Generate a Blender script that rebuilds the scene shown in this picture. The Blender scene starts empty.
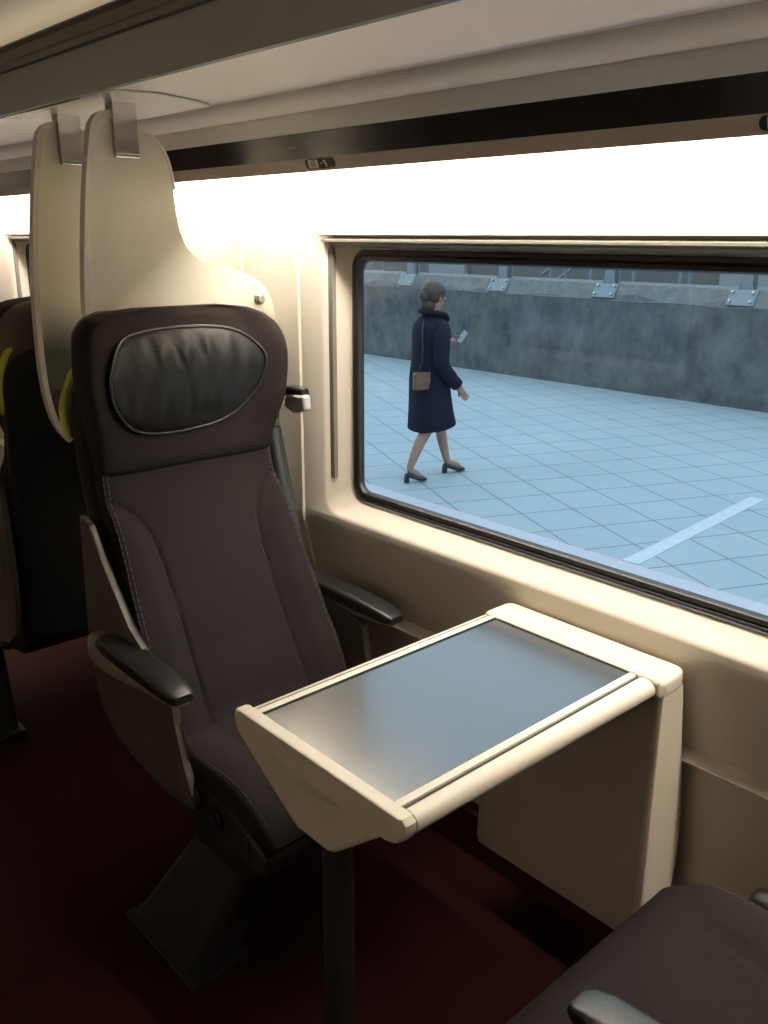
import bpy, bmesh, math, random
from mathutils import Vector, Matrix
random.seed(3)
SC = bpy.context.scene
COL = SC.collection
PI = math.pi

# ------------------------------------------------------------------ camera
yaw, pitch, roll = 0.7339285, 0.3004170, 0.0033231
F = Vector((-math.cos(yaw)*math.cos(pitch), math.sin(yaw)*math.cos(pitch), -math.sin(pitch)))
Rr = F.cross(Vector((0, 0, 1))).normalized(); U = Rr.cross(F)
R2 = Rr*math.cos(roll) + U*math.sin(roll); U2 = -Rr*math.sin(roll) + U*math.cos(roll)
cam_d = bpy.data.cameras.new('camera'); cam = bpy.data.objects.new('camera', cam_d); COL.objects.link(cam)
cam.matrix_world = Matrix(((R2.x, U2.x, -F.x, 0), (R2.y, U2.y, -F.y, 0), (R2.z, U2.z, -F.z, 1.5), (0, 0, 0, 1)))
cam_d.sensor_fit = 'VERTICAL'; cam_d.sensor_height = 24; cam_d.lens = 24*890/1024; cam_d.clip_start = 0.02
SC.camera = cam

# ------------------------------------------------------------------ world + exposure
W = bpy.data.worlds.new('overcast_sky'); SC.world = W; W.use_nodes = True
bg = W.node_tree.nodes['Background']; bg.inputs[0].default_value = (0.50, 0.69, 0.82, 1); bg.inputs[1].default_value = 2.4
SC.view_settings.view_transform = 'Standard'; SC.view_settings.look = 'None'
SC.view_settings.gamma = 1; SC.view_settings.exposure = 0.0; SC.view_settings.use_curve_mapping = False
COVE = 90.0            # strength of the cove diffusers
UPL = 2.0             # strength of the ceiling wash strips on the rack ledges
COVE_COL = (1.0, 0.905, 0.775)

# ------------------------------------------------------------------ materials
def mat(name, col, rough=.5, metal=0, bump=None, var=None, spec=.5, coat=0, emit=None, sheen=0):
    m = bpy.data.materials.new(name); m.use_nodes = True; nt = m.node_tree; b = nt.nodes['Principled BSDF']
    b.inputs['Base Color'].default_value = (*col, 1); b.inputs['Roughness'].default_value = rough
    b.inputs['Metallic'].default_value = metal; b.inputs['Specular IOR Level'].default_value = spec
    b.inputs['Coat Weight'].default_value = coat
    b.inputs['Sheen Weight'].default_value = sheen
    tc = nt.nodes.new('ShaderNodeTexCoord')
    if var:
        sc, amt = var
        n = nt.nodes.new('ShaderNodeTexNoise'); n.inputs['Scale'].default_value = sc; n.inputs['Detail'].default_value = 5
        nt.links.new(tc.outputs['Object'], n.inputs['Vector'])
        mx = nt.nodes.new('ShaderNodeMix'); mx.data_type = 'RGBA'
        mx.inputs[6].default_value = (*[c*(1-amt) for c in col], 1); mx.inputs[7].default_value = (*[min(1, c*(1+amt)) for c in col], 1)
        nt.links.new(n.outputs['Fac'], mx.inputs[0]); nt.links.new(mx.outputs[2], b.inputs['Base Color'])
    if bump:
        sc, st = bump
        n = nt.nodes.new('ShaderNodeTexNoise'); n.inputs['Scale'].default_value = sc; n.inputs['Detail'].default_value = 3
        nt.links.new(tc.outputs['Object'], n.inputs['Vector'])
        bp = nt.nodes.new('ShaderNodeBump'); bp.inputs['Strength'].default_value = st; bp.inputs['Distance'].default_value = .002
        nt.links.new(n.outputs['Fac'], bp.inputs['Height']); nt.links.new(bp.outputs['Normal'], b.inputs['Normal'])
    if emit:
        b.inputs['Emission Color'].default_value = (*emit[0], 1); b.inputs['Emission Strength'].default_value = emit[1]
    return m

def fabric(name, c1, c2, axis, freq):
    """woven seat cloth: fine ribs running across the seat"""
    m = mat(name, c1, .92, spec=.2, sheen=.0); nt = m.node_tree; b = nt.nodes['Principled BSDF']
    tc = nt.nodes.new('ShaderNodeTexCoord'); sep = nt.nodes.new('ShaderNodeSeparateXYZ')
    nt.links.new(tc.outputs['Object'], sep.inputs[0])
    def sine(out, f):
        a = nt.nodes.new('ShaderNodeMath'); a.operation = 'MULTIPLY'; a.inputs[1].default_value = f; nt.links.new(sep.outputs[out], a.inputs[0])
        s = nt.nodes.new('ShaderNodeMath'); s.operation = 'SINE'; nt.links.new(a.outputs[0], s.inputs[0]); return s
    s1 = sine(axis, freq); s2 = sine(1, freq*1.3)
    k = nt.nodes.new('ShaderNodeMath'); k.operation = 'MULTIPLY_ADD'; k.inputs[1].default_value = .35
    nt.links.new(s2.outputs[0], k.inputs[0]); nt.links.new(s1.outputs[0], k.inputs[2])
    mr = nt.nodes.new('ShaderNodeMapRange'); mr.inputs[1].default_value = -1.3; mr.inputs[2].default_value = 1.3
    nt.links.new(k.outputs[0], mr.inputs[0])
    mx = nt.nodes.new('ShaderNodeMix'); mx.data_type = 'RGBA'; mx.inputs[6].default_value = (*c1, 1); mx.inputs[7].default_value = (*c2, 1)
    nt.links.new(mr.outputs[0], mx.inputs[0]); nt.links.new(mx.outputs[2], b.inputs['Base Color'])
    bp = nt.nodes.new('ShaderNodeBump'); bp.inputs['Strength'].default_value = .25; bp.inputs['Distance'].default_value = .0008
    nt.links.new(mr.outputs[0], bp.inputs['Height']); nt.links.new(bp.outputs['Normal'], b.inputs['Normal'])
    return m

M = {}
M['wall'] = mat('cream_wall_panel', (.74, .67, .57), .42, bump=(60, .03))
M['wall2'] = mat('cream_window_panel', (.72, .65, .54), .38)
M['sill'] = mat('cream_sill', (.74, .68, .57), .4)
M['carpet'] = mat('dark_red_carpet', (.023, .005, .005), .95, bump=(420, .8), var=(160, .5), spec=.1)
M['skirt'] = mat('dark_red_skirting', (.045, .008, .008), .85, bump=(300, .5), spec=.2)
M['ceil'] = mat('cream_ceiling', (.72, .62, .47), .55)
M['rackglass'] = mat('grey_rack_glass', (.40, .42, .39), .22, spec=.6)
M['rackdark'] = mat('grey_rack_rail', (.17, .16, .13), .45)
M['rackunder'] = mat('glossy_rack_underside', (.90, .82, .77), .3, spec=.6)
M['rackbeige'] = mat('beige_rack_panel', (.50, .46, .39), .38)
M['lip'] = mat('beige_lip', (.48, .42, .35), .45)
M['strip'] = mat('black_gloss_strip', (.012, .012, .011), .22, spec=.45)
M['gasket'] = mat('black_rubber_gasket', (.018, .017, .015), .45)
M['chrome'] = mat('polished_chrome', (.55, .54, .5), .12, 1)
M['steel'] = mat('brushed_steel', (.5, .47, .42), .3, 1)
M['cloth'] = fabric('brown_ribbed_cloth', (.0120, .0088, .0086), (.029, .0218, .0210), 2, 1500)
M['cloth_seat'] = fabric('brown_ribbed_seat_cloth', (.0130, .0095, .0092), (.032, .024, .0232), 0, 1500)
M['cloth_plain'] = mat('brown_plain_cloth', (.0215, .0158, .0144), .9, bump=(700, .4), spec=.2)
M['leather'] = mat('black_leather', (.009, .0085, .0078), .5, bump=(140, .2), spec=.3)
M['piping'] = mat('black_leather_piping', (.010, .0095, .009), .45)
M['stitch'] = mat('pale_stitching', (.13, .115, .105), .8)
M['shell'] = mat('grey_brown_plastic', (.075, .063, .048), .5, bump=(200, .08))
M['headback'] = mat('grey_brown_back_cloth', (.105, .086, .066), .75)
M['shelldark'] = mat('black_back_cloth', (.010, .010, .009), .8)
M['armpad'] = mat('black_arm_pad', (.013, .012, .011), .36, bump=(180, .15), spec=.5)
M['armbase'] = mat('grey_arm_base', (.21, .18, .14), .45)
M['blackplastic'] = mat('black_plastic', (.014, .013, .012), .5)
M['ped'] = mat('black_pedestal_metal', (.016, .016, .014), .6)
M['yellow'] = mat('yellow_green_trim', (.50, .47, .04), .45)
M['tableedge'] = mat('cream_table_plastic', (.68, .61, .49), .36)
M['tabletop'] = mat('dark_grey_laminate', (.036, .040, .041), .22, bump=(900, .015), var=(250, .15), spec=.9); M['tabletop'].node_tree.nodes['Principled BSDF'].inputs['IOR'].default_value = 1.72
M['tablepanel'] = mat('grey_beige_panel', (.56, .49, .43), .5)
M['tip'] = mat('light_grey_plastic', (.42, .40, .37), .35)
M['column'] = mat('slate_grey_plastic', (.035, .038, .036), .5)
M['white'] = mat('white_print', (.7, .68, .6), .5)
M['signblack'] = mat('black_sign_plate', (.014, .013, .012), .35)
M['yellowprint'] = mat('yellow_print', (.35, .32, .08), .5)
# lamp
m = bpy.data.materials.new('warm_diffuser'); m.use_nodes = True; nt = m.node_tree; nt.nodes.clear()
o = nt.nodes.new('ShaderNodeOutputMaterial'); e = nt.nodes.new('ShaderNodeEmission'); e.inputs[0].default_value = (*COVE_COL, 1); e.inputs[1].default_value = COVE
nt.links.new(e.outputs[0], o.inputs[0]); M['lamp'] = m
def lampmat(name, k):
    c = M['lamp'].copy(); c.name = name
    [n for n in c.node_tree.nodes if n.type == 'EMISSION'][0].inputs[1].default_value = k; return c
M['lamp_far'] = lampmat('dimmed_warm_diffuser', 18.0); M['lamp_up'] = lampmat('ceiling_wash_diffuser', UPL)
# window glass
m = bpy.data.materials.new('window_glass'); m.use_nodes = True; nt = m.node_tree; nt.nodes.clear()
o = nt.nodes.new('ShaderNodeOutputMaterial'); t = nt.nodes.new('ShaderNodeBsdfTransparent'); t.inputs[0].default_value = (.95, .98, 1.0, 1)
g = nt.nodes.new('ShaderNodeBsdfGlossy'); g.inputs['Roughness'].default_value = .02; fr = nt.nodes.new('ShaderNodeFresnel'); fr.inputs[0].default_value = 1.45
ge = nt.nodes.new('ShaderNodeNewGeometry'); io = nt.nodes.new('ShaderNodeMapRange'); io.inputs[3].default_value = 1.45; io.inputs[4].default_value = 1/1.45
nt.links.new(ge.outputs['Backfacing'], io.inputs[0]); nt.links.new(io.outputs[0], fr.inputs[0])
mx = nt.nodes.new('ShaderNodeMixShader'); nt.links.new(fr.outputs[0], mx.inputs[0]); nt.links.new(t.outputs[0], mx.inputs[1]); nt.links.new(g.outputs[0], mx.inputs[2])
nt.links.new(mx.outputs[0], o.inputs[0]); M['glass'] = m
# frosted screen: frosting printed dense at the top, clearer near the foot
m = bpy.data.materials.new('frosted_screen_glass'); m.use_nodes = True; nt = m.node_tree; b = nt.nodes['Principled BSDF']; o = nt.nodes['Material Output']
b.inputs['Base Color'].default_value = (.80, .77, .67, 1); b.inputs['Roughness'].default_value = .26; b.inputs['Specular IOR Level'].default_value = .5
tl = nt.nodes.new('ShaderNodeBsdfTranslucent'); tl.inputs[0].default_value = (.80, .77, .67, 1)
tr = nt.nodes.new('ShaderNodeBsdfTransparent'); tr.inputs[0].default_value = (.34, .40, .31, 1)
tc = nt.nodes.new('ShaderNodeTexCoord'); sp = nt.nodes.new('ShaderNodeSeparateXYZ'); nt.links.new(tc.outputs['Object'], sp.inputs[0])
mr = nt.nodes.new('ShaderNodeMapRange'); mr.inputs[1].default_value = 1.20; mr.inputs[2].default_value = 1.37; mr.inputs[3].default_value = .88; mr.inputs[4].default_value = .0
mr.interpolation_type = 'SMOOTHSTEP'; nt.links.new(sp.outputs[2], mr.inputs[0])
m1 = nt.nodes.new('ShaderNodeMixShader'); m1.inputs[0].default_value = .42; nt.links.new(b.outputs[0], m1.inputs[1]); nt.links.new(tl.outputs[0], m1.inputs[2])
m2 = nt.nodes.new('ShaderNodeMixShader'); nt.links.new(mr.outputs[0], m2.inputs[0]); nt.links.new(m1.outputs[0], m2.inputs[1]); nt.links.new(tr.outputs[0], m2.inputs[2])
nt.links.new(m2.outputs[0], o.inputs[0]); M['screen'] = m
M['screenedge'] = mat('pale_screen_edge', (.62, .56, .49), .4)
# platform tiles, laid diagonally
m = mat('pale_platform_tiles', (.50, .54, .56), .6, spec=.4); nt = m.node_tree; b = nt.nodes['Principled BSDF']
tc = nt.nodes.new('ShaderNodeTexCoord'); mp = nt.nodes.new('ShaderNodeMapping'); mp.vector_type = 'TEXTURE'
mp.inputs['Rotation'].default_value = (0, 0, math.radians(-24.8))
nt.links.new(tc.outputs['Object'], mp.inputs['Vector']); sp = nt.nodes.new('ShaderNodeSeparateXYZ'); nt.links.new(mp.outputs[0], sp.inputs[0])
def joint(out, off):
    a = nt.nodes.new('ShaderNodeMath'); a.operation = 'SUBTRACT'; a.inputs[1].default_value = off; nt.links.new(sp.outputs[out], a.inputs[0])
    d = nt.nodes.new('ShaderNodeMath'); d.operation = 'PINGPONG'; d.inputs[1].default_value = .225; nt.links.new(a.outputs[0], d.inputs[0])
    l = nt.nodes.new('ShaderNodeMath'); l.operation = 'LESS_THAN'; l.inputs[1].default_value = .0055; nt.links.new(d.outputs[0], l.inputs[0]); return l
j1 = joint(0, -5.19); j2 = joint(1, 3.48)
mxm = nt.nodes.new('ShaderNodeMath'); mxm.operation = 'MAXIMUM'; nt.links.new(j1.outputs[0], mxm.inputs[0]); nt.links.new(j2.outputs[0], mxm.inputs[1])
n = nt.nodes.new('ShaderNodeTexNoise'); n.inputs['Scale'].default_value = 1.1; n.inputs['Detail'].default_value = 8; nt.links.new(tc.outputs['Object'], n.inputs['Vector'])
cr = nt.nodes.new('ShaderNodeMix'); cr.data_type = 'RGBA'; cr.inputs[6].default_value = (.29, .33, .35, 1); cr.inputs[7].default_value = (.39, .425, .44, 1); nt.links.new(n.outputs[0], cr.inputs[0])
c2 = nt.nodes.new('ShaderNodeMix'); c2.data_type = 'RGBA'; nt.links.new(mxm.outputs[0], c2.inputs[0]); nt.links.new(cr.outputs[2], c2.inputs[6]); c2.inputs[7].default_value = (.12, .12, .14, 1)
nt.links.new(c2.outputs[2], b.inputs['Base Color']); M['tiles'] = m
M['edgeband'] = mat('pale_platform_edge_stone', (.50, .45, .47), .6, var=(8, .06))
M['paint'] = mat('white_painted_line', (.52, .52, .54), .55, var=(14, .08))
# stained concrete
m = mat('stained_concrete', (.3, .3, .28), .85); nt = m.node_tree; b = nt.nodes['Principled BSDF']
tc = nt.nodes.new('ShaderNodeTexCoord'); mp = nt.nodes.new('ShaderNodeMapping'); mp.inputs['Scale'].default_value = (1, 1, .75); nt.links.new(tc.outputs['Object'], mp.inputs[0])
n1 = nt.nodes.new('ShaderNodeTexNoise'); n1.inputs['Scale'].default_value = 2.2; n1.inputs['Detail'].default_value = 9; n1.inputs['Roughness'].default_value = .7; nt.links.new(mp.outputs[0], n1.inputs[0])
rp = nt.nodes.new('ShaderNodeValToRGB'); rp.color_ramp.elements[0].position = .36; rp.color_ramp.elements[0].color = (.062, .064, .067, 1)
rp.color_ramp.elements[1].position = .68; rp.color_ramp.elements[1].color = (.19, .185, .18, 1); nt.links.new(n1.outputs[0], rp.inputs[0])
nt.links.new(rp.outputs[0], b.inputs['Base Color']); M['concrete'] = m
M['concrete2'] = mat('pale_coping_concrete', (.18, .175, .165), .9, var=(9, .55))
M['post'] = mat('painted_grey_steel', (.22, .24, .26), .5)
M['facade'] = mat('beige_grey_facade', (.14, .128, .12), .7, var=(3, .15))
M['facade2'] = mat('dark_window_band', (.06, .08, .10), .25)
M['facade3'] = mat('pale_facade_panel', (.27, .28, .29), .7)
M['body'] = mat('train_body_paint', (.25, .25, .26), .4)
M['skin'] = mat('skin', (.36, .20, .14), .6)
M['coat'] = mat('navy_coat_wool', (.012, .013, .026), .9, bump=(90, .3), spec=.2)
M['hair'] = mat('dark_brown_hair', (.060, .030, .018), .6, bump=(80, .6))
M['bag'] = mat('brown_leather_bag', (.16, .075, .045), .5)
M['shoe'] = mat('black_shoe_leather', (.010, .010, .012), .3)
M['phone'] = mat('pale_phone', (.35, .38, .42), .2)

# ------------------------------------------------------------------ helpers
def obj(name, bm, m, parent=None, smooth=True, angle=40):
    bmesh.ops.remove_doubles(bm, verts=bm.verts, dist=1e-6)
    bmesh.ops.recalc_face_normals(bm, faces=bm.faces)
    me = bpy.data.meshes.new(name); 
    if smooth:
        lim = math.radians(angle)
        for f in bm.faces: f.smooth = True
        for e in bm.edges:
            if len(e.link_faces) == 2 and e.calc_face_angle(0) > lim: e.smooth = False
    bm.to_mesh(me); bm.free()
    ms = m if isinstance(m, list) else [m]
    for mm in ms: me.materials.append(mm)
    o = bpy.data.objects.new(name, me); COL.objects.link(o)
    if smooth and len(me.polygons) < 500:      # keeps broad flat faces flat beside their rounded edges
        wn = o.modifiers.new('WeightedNormal', 'WEIGHTED_NORMAL'); wn.keep_sharp = True
    if parent: o.parent = parent
    return o
def thing(name, label, cat, loc=(0, 0, 0), rz=0, group=None):
    o = bpy.data.objects.new(name, None); COL.objects.link(o); o.location = loc; o.rotation_euler = (0, 0, rz)
    o.empty_display_size = .1
    o['label'] = label; o['category'] = cat
    if group: o['group'] = group
    return o
def tag(o, label, cat, group=None, kind=None):
    o['label'] = label; o['category'] = cat
    if group: o['group'] = group
    if kind: o['kind'] = kind
    return o
def struct(name, bm, m, parent=None, **k):
    o = obj(name, bm, m, parent, **k)
    if parent is None: o['kind'] = 'structure'
    return o
def B(): return bmesh.new()
def box(bm, x0, x1, y0, y1, z0, z1, bev=0, seg=2, mi=0):
    t = bmesh.new(); bmesh.ops.create_cube(t, size=1)
    for v in t.verts:
        v.co = Vector((x0+(x1-x0)*(v.co.x+.5), y0+(y1-y0)*(v.co.y+.5), z0+(z1-z0)*(v.co.z+.5)))
    if bev: bmesh.ops.bevel(t, geom=list(t.edges), offset=bev, segments=seg, profile=.5, affect='EDGES')
    merge(bm, t, mi=mi)
def merge(bm, t, mat4=None, mi=0):
    mp = {}
    for v in t.verts: mp[v] = bm.verts.new(mat4 @ v.co if mat4 else v.co)
    for f in t.faces:
        try:
            nf = bm.faces.new([mp[v] for v in f.verts]); nf.material_index = mi
        except ValueError: pass
    t.free()
def loft(bm, loops, cap=True, closed=True, mi=0):
    rows = [[bm.verts.new(p) for p in l] for l in loops]
    n = len(rows[0])
    for a, b in zip(rows, rows[1:]):
        for i in range(n if closed else n-1):
            j = (i+1) % n
            try: bm.faces.new((a[i], a[j], b[j], b[i])).material_index = mi
            except ValueError: pass
    if cap and closed:
        for r_ in (rows[0], rows[-1]):
            c = Vector((0, 0, 0))
            for v in r_: c += v.co
            cv = bm.verts.new(c/n)
            for i in range(n): bm.faces.new((r_[i], r_[(i+1) % n], cv)).material_index = mi
    return rows
def tube(bm, pts, r, seg=10, radii=None, mi=0):
    pts = [Vector(p) for p in pts]; loops = []; up = None
    for i, p in enumerate(pts):
        d = (pts[min(i+1, len(pts)-1)]-pts[max(i-1, 0)]).normalized()
        if up is None: up = Vector((0, 0, 1)) if abs(d.z) < .9 else Vector((1, 0, 0))
        s = d.cross(up).normalized(); up = s.cross(d).normalized()
        rr = radii[i] if radii else r
        loops.append([p + (s*math.cos(a)+up*math.sin(a))*rr for a in [2*PI*k/seg for k in range(seg)]])
    loft(bm, loops, mi=mi)
def prism_xz(bm, pts, y0, y1, bev=0, seg=3, mi=0):
    t = bmesh.new(); a = [t.verts.new((x, y0, z)) for x, z in pts]; b = [t.verts.new((x, y1, z)) for x, z in pts]
    t.faces.new(a); t.faces.new(b[::-1]); n = len(pts)
    for i in range(n): t.faces.new((a[i], b[i], b[(i+1) % n], a[(i+1) % n]))
    if bev: bmesh.ops.bevel(t, geom=list(t.edges), offset=bev, segments=seg, profile=.5, affect='EDGES')
    merge(bm, t, mi=mi)
def prism_yz(bm, pts, x0, x1, bev=0, seg=2, mi=0):
    t = bmesh.new(); a = [t.verts.new((x0, y, z)) for y, z in pts]; b = [t.verts.new((x1, y, z)) for y, z in pts]
    t.faces.new(a); t.faces.new(b[::-1]); n = len(pts)
    for i in range(n): t.faces.new((a[i], b[i], b[(i+1) % n], a[(i+1) % n]))
    if bev: bmesh.ops.bevel(t, geom=list(t.edges), offset=bev, segments=seg, profile=.5, affect='EDGES')
    merge(bm, t, mi=mi)
def prism_xy(bm, pts, z0, z1, bev=0, seg=2, mi=0):
    t = bmesh.new(); a = [t.verts.new((x, y, z0)) for x, y in pts]; b = [t.verts.new((x, y, z1)) for x, y in pts]
    t.faces.new(a); t.faces.new(b[::-1]); n = len(pts)
    for i in range(n): t.faces.new((a[i], b[i], b[(i+1) % n], a[(i+1) % n]))
    if bev: bmesh.ops.bevel(t, geom=list(t.edges), offset=bev, segments=seg, profile=.5, affect='EDGES')
    merge(bm, t, mi=mi)
def cyl(bm, c, axis, r, h, seg=24, r2=None, bev=0):
    axis = Vector(axis).normalized(); r2 = r if r2 is None else r2
    c = Vector(c); s = axis.orthogonal().normalized(); u = axis.cross(s)
    ring = lambda p, rr: [p+(s*math.cos(2*PI*k/seg)+u*math.sin(2*PI*k/seg))*rr for k in range(seg)]
    if bev: loft(bm, [ring(c, r-bev), ring(c+axis*bev, r), ring(c+axis*(h-bev), r2), ring(c+axis*h, r2-bev)])
    else: loft(bm, [ring(c, r), ring(c+axis*h, r2)])
def interp(tab, z):
    if z <= tab[0][0]: return tab[0][1]
    for i in range(len(tab)-1):
        a, b = tab[i], tab[i+1]
        if z <= b[0]:
            # Catmull-Rom through the table
            p0 = tab[i-1][1] if i else 2*a[1]-b[1]; p3 = tab[i+2][1] if i+2 < len(tab) else 2*b[1]-a[1]
            t = (z-a[0])/(b[0]-a[0])
            return .5*((2*a[1])+(-p0+b[1])*t+(2*p0-5*a[1]+4*b[1]-p3)*t*t+(-p0+3*a[1]-3*b[1]+p3)*t**3)
    return tab[-1][1]
def catmull(pts, n=8, closed=False):
    pts = [Vector(p) for p in pts]; out = []; N = len(pts)
    for i in range(N if closed else N-1):
        if closed: p0, p1, p2, p3 = pts[i-1], pts[i], pts[(i+1) % N], pts[(i+2) % N]
        else: p0, p1, p2, p3 = pts[max(i-1, 0)], pts[i], pts[i+1], pts[min(i+2, N-1)]
        for k in range(n):
            t = k/n
            out.append(.5*((2*p1)+(-p0+p2)*t+(2*p0-5*p1+4*p2-p3)*t*t+(-p0+3*p1-3*p2+p3)*t**3))
    if not closed: out.append(pts[-1])
    return out
def sstep(a, b, x):
    t = max(0, min(1, (x-a)/(b-a))); return t*t*(3-2*t)

# ------------------------------------------------------------------ the carriage shell
XA, XB = -7.0, 1.6
bm = B(); box(bm, XA, XB, -1.6, 1.50, -.06, 0); struct('floor', bm, M['carpet'], smooth=False)
LOW = [(1.50, .0), (1.475, .02), (1.478, .13), (1.478, .35), (1.462, .50), (1.455, .53), (1.428, .537), (1.420, .545), (1.427, .554), (1.447, .560), (1.436, .62), (1.412, .73), (1.402, .775), (1.404, .79)]
UP = [(1.404, 1.512), (1.408, 1.56), (1.422, 1.62), (1.438, 1.67), (1.440, 1.715)]
def mirror(p): return (-.1-p[0], p[1])
def extrude(bm, prof, x0, x1, mi=0):
    loft(bm, [[(x0, y, z) for y, z in prof], [(x1, y, z) for y, z in prof]], closed=False, mi=mi)

def rrect(x0, x1, z0, z1, r, n=10):
    pts = []
    for cx, cz, a0 in ((x1-r, z1-r, 0), (x0+r, z1-r, PI/2), (x0+r, z0+r, PI), (x1-r, z0+r, 3*PI/2)):
        for k in range(n+1):
            a = a0+PI/2*k/n; pts.append((cx+r*math.cos(a), cz+r*math.sin(a)))
    return pts
def rect_match(x0, x1, z0, z1, n=10):
    """a plain rectangle with as many points as rrect, corner by corner"""
    pts = []
    for cx, cz in ((x1, z1), (x0, z1), (x0, z0), (x1, z0)): pts += [(cx, cz)]*(n+1)
    return pts
WINS = [(-1.725, -.44), (-3.80, -2.53), (.38, 1.40), (-5.9, -4.62)]
ZB, ZT = .79, 1.512
def wallband(bm, flip=False):
    """the band of wall between sill line and cove line with a window niche per bay"""
    f = (lambda y: -.1-y) if flip else (lambda y: y)
    xs = [XB] 
    edges = sorted([(a-.17, b+.17, a, b) for a, b in WINS])
    cur = XA
    for p0, p1, a, b in edges:
        p0 = max(p0, cur)
        if p0 > cur: # plain wall between modules
            loft(bm, [[(cur, f(1.404), ZB), (cur, f(1.404), ZT)], [(p0, f(1.404), ZB), (p0, f(1.404), ZT)]], closed=False)
        out = rect_match(p0, p1, ZB, ZT); lip = rrect(a-.070, b+.070, ZB+.003, 1.503, .05)
        lip2 = rrect(a-.062, b+.062, ZB+.012, 1.500, .05); ins = rrect(a-.025, b+.025, .839-.018, 1.495, .05); gas = rrect(a, b, .839, 1.470, .045)
        L = [[(x, f(y), z) for x, z in lp] for lp, y in ((out, 1.404), (lip, 1.404), (lip2, 1.409), (ins, 1.440), (gas, 1.450))]
        loft(bm, L, cap=False)
        cur = p1
    if cur < XB: loft(bm, [[(cur, f(1.404), ZB), (cur, f(1.404), ZT)], [(XB, f(1.404), ZB), (XB, f(1.404), ZT)]], closed=False)
bm = B(); extrude(bm, LOW, XA, XB); wallband(bm); extrude(bm, UP, XA, XB); struct('wall_window', bm, M['wall'], angle=50)
bm = B(); extrude(bm, [mirror(p) for p in LOW], XA, XB); wallband(bm, True); extrude(bm, [mirror(p) for p in UP], XA, XB); struct('wall_opposite', bm, M['wall'], angle=50)
# vertical wall joints: raised edges of the window modules
def vjoint(bm, x, w=.012, proud=.006):
    prof = [(1.404-proud, ZB-.01), (1.404-proud, 1.512)]
    lowp = [(y-.004, z) for y, z in LOW[3:]]
    pts = lowp + [(1.400, .80), (1.400, 1.512)] + [(y-.004, z) for y, z in UP[1:]]
    loops = []
    for y, z in pts: loops.append([(x-w/2, y+.006, z), (x-w/4, y-.001, z), (x+w/4, y-.001, z), (x+w/2, y+.006, z)])
    loft(bm, loops, closed=False)
bm = B(); vjoint(bm, -1.888, .022); vjoint(bm, -2.14, .010); vjoint(bm, -2.41, .016); vjoint(bm, -4.22, .012)
struct('trim_1', bm, M['wall2'])
# skirting
bm = B(); box(bm, XA, XB, 1.44, 1.476, 0, .125, .004); struct('baseboard_window', bm, M['skirt'])
bm = B(); box(bm, XA, XB, -1.576, -1.54, 0, .125, .004); struct('baseboard_opposite', bm, M['skirt'])

# rack, lip and cove: one profile over the whole length, split by finish
def both(name, prof, m, n0):
    bm = B(); extrude(bm, prof, XA, XB); a = struct('trim_%d' % n0, bm, m, angle=35)
    bm = B(); extrude(bm, [mirror(p) for p in prof], XA, XB); b = struct('trim_%d' % (n0+1), bm, m, angle=35)
both('lip', [(1.442, 1.714), (1.315, 1.714), (1.312, 1.648), (1.306, 1.639), (1.299, 1.637), (1.296, 1.642), (1.288, 1.664)], M['lip'], 2)
both('strip', [(1.288, 1.664), (1.284, 1.668), (1.252, 1.706), (1.248, 1.711)], M['strip'], 4)
both('beige', [(1.248, 1.711), (1.242, 1.712), (1.200, 1.738), (1.194, 1.746), (1.190, 1.740), (1.175, 1.742), (1.150, 1.748), (1.130, 1.757), (1.118, 1.766)], M['rackbeige'], 6)
under = [(1.118, 1.766), (1.112, 1.771), (1.08, 1.776), (1.0, 1.782), (.92, 1.780), (.86, 1.772), (.825, 1.758)]
both('under', under, M['rackunder'], 8)
both('front', [(.825, 1.758), (.819, 1.754), (.812, 1.756), (.815, 1.80), (.818, 1.838)], M['rackglass'], 10)
both('rail', [(.818, 1.838), (.808, 1.839), (.806, 1.850), (.812, 1.856), (.808, 1.874), (.800, 1.880), (.806, 1.886), (.82, 1.884), (.925, 1.884)], M['rackdark'], 12)
cp = [(.925, 1.884), (.925, 1.905), (.905, 1.935), (.85, 1.965), (.75, 2.0), (.55, 2.04), (.35, 2.06), (.1, 2.065)]
cprof = cp + [mirror(p) for p in cp[::-1]]
bm = B(); extrude(bm, cprof, XA, XB)
# outer roof skin closing the space above the racks
extrude(bm, [(1.52, 1.70), (1.45, 1.95), (1.1, 2.2), (.5, 2.3), (-.6, 2.3), (-1.2, 2.2), (-1.55, 1.95), (-1.62, 1.70)], XA, XB)
struct('ceiling', bm, M['ceil'], angle=60)
for nm, x in (('wall_front', XB), ('wall_rear', XA-.04)):
    bm = B(); box(bm, x, x+.04, -1.62, 1.52, -.05, 2.32); struct(nm, bm, M['wall'], smooth=False)
# outside skin of the carriage (keeps daylight out below and above the windows)
def skin(f):
    bm = B()
    for z0, z1 in ((-.5, .80), (1.50, 1.75)): box(bm, XA, XB, min(f(1.50), f(1.53)), max(f(1.50), f(1.53)), z0, z1)
    cur = XA
    for a, b in sorted(WINS):
        box(bm, cur, a-.07, min(f(1.50), f(1.53)), max(f(1.50), f(1.53)), .80, 1.50); cur = b+.07
    box(bm, cur, XB, min(f(1.50), f(1.53)), max(f(1.50), f(1.53)), .80, 1.50)
    return bm
struct('wall_outer_platform_side', skin(lambda y: y), M['body'], smooth=False)
struct('wall_outer_track_side', skin(lambda y: -.1-y), M['body'], smooth=False)

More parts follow.
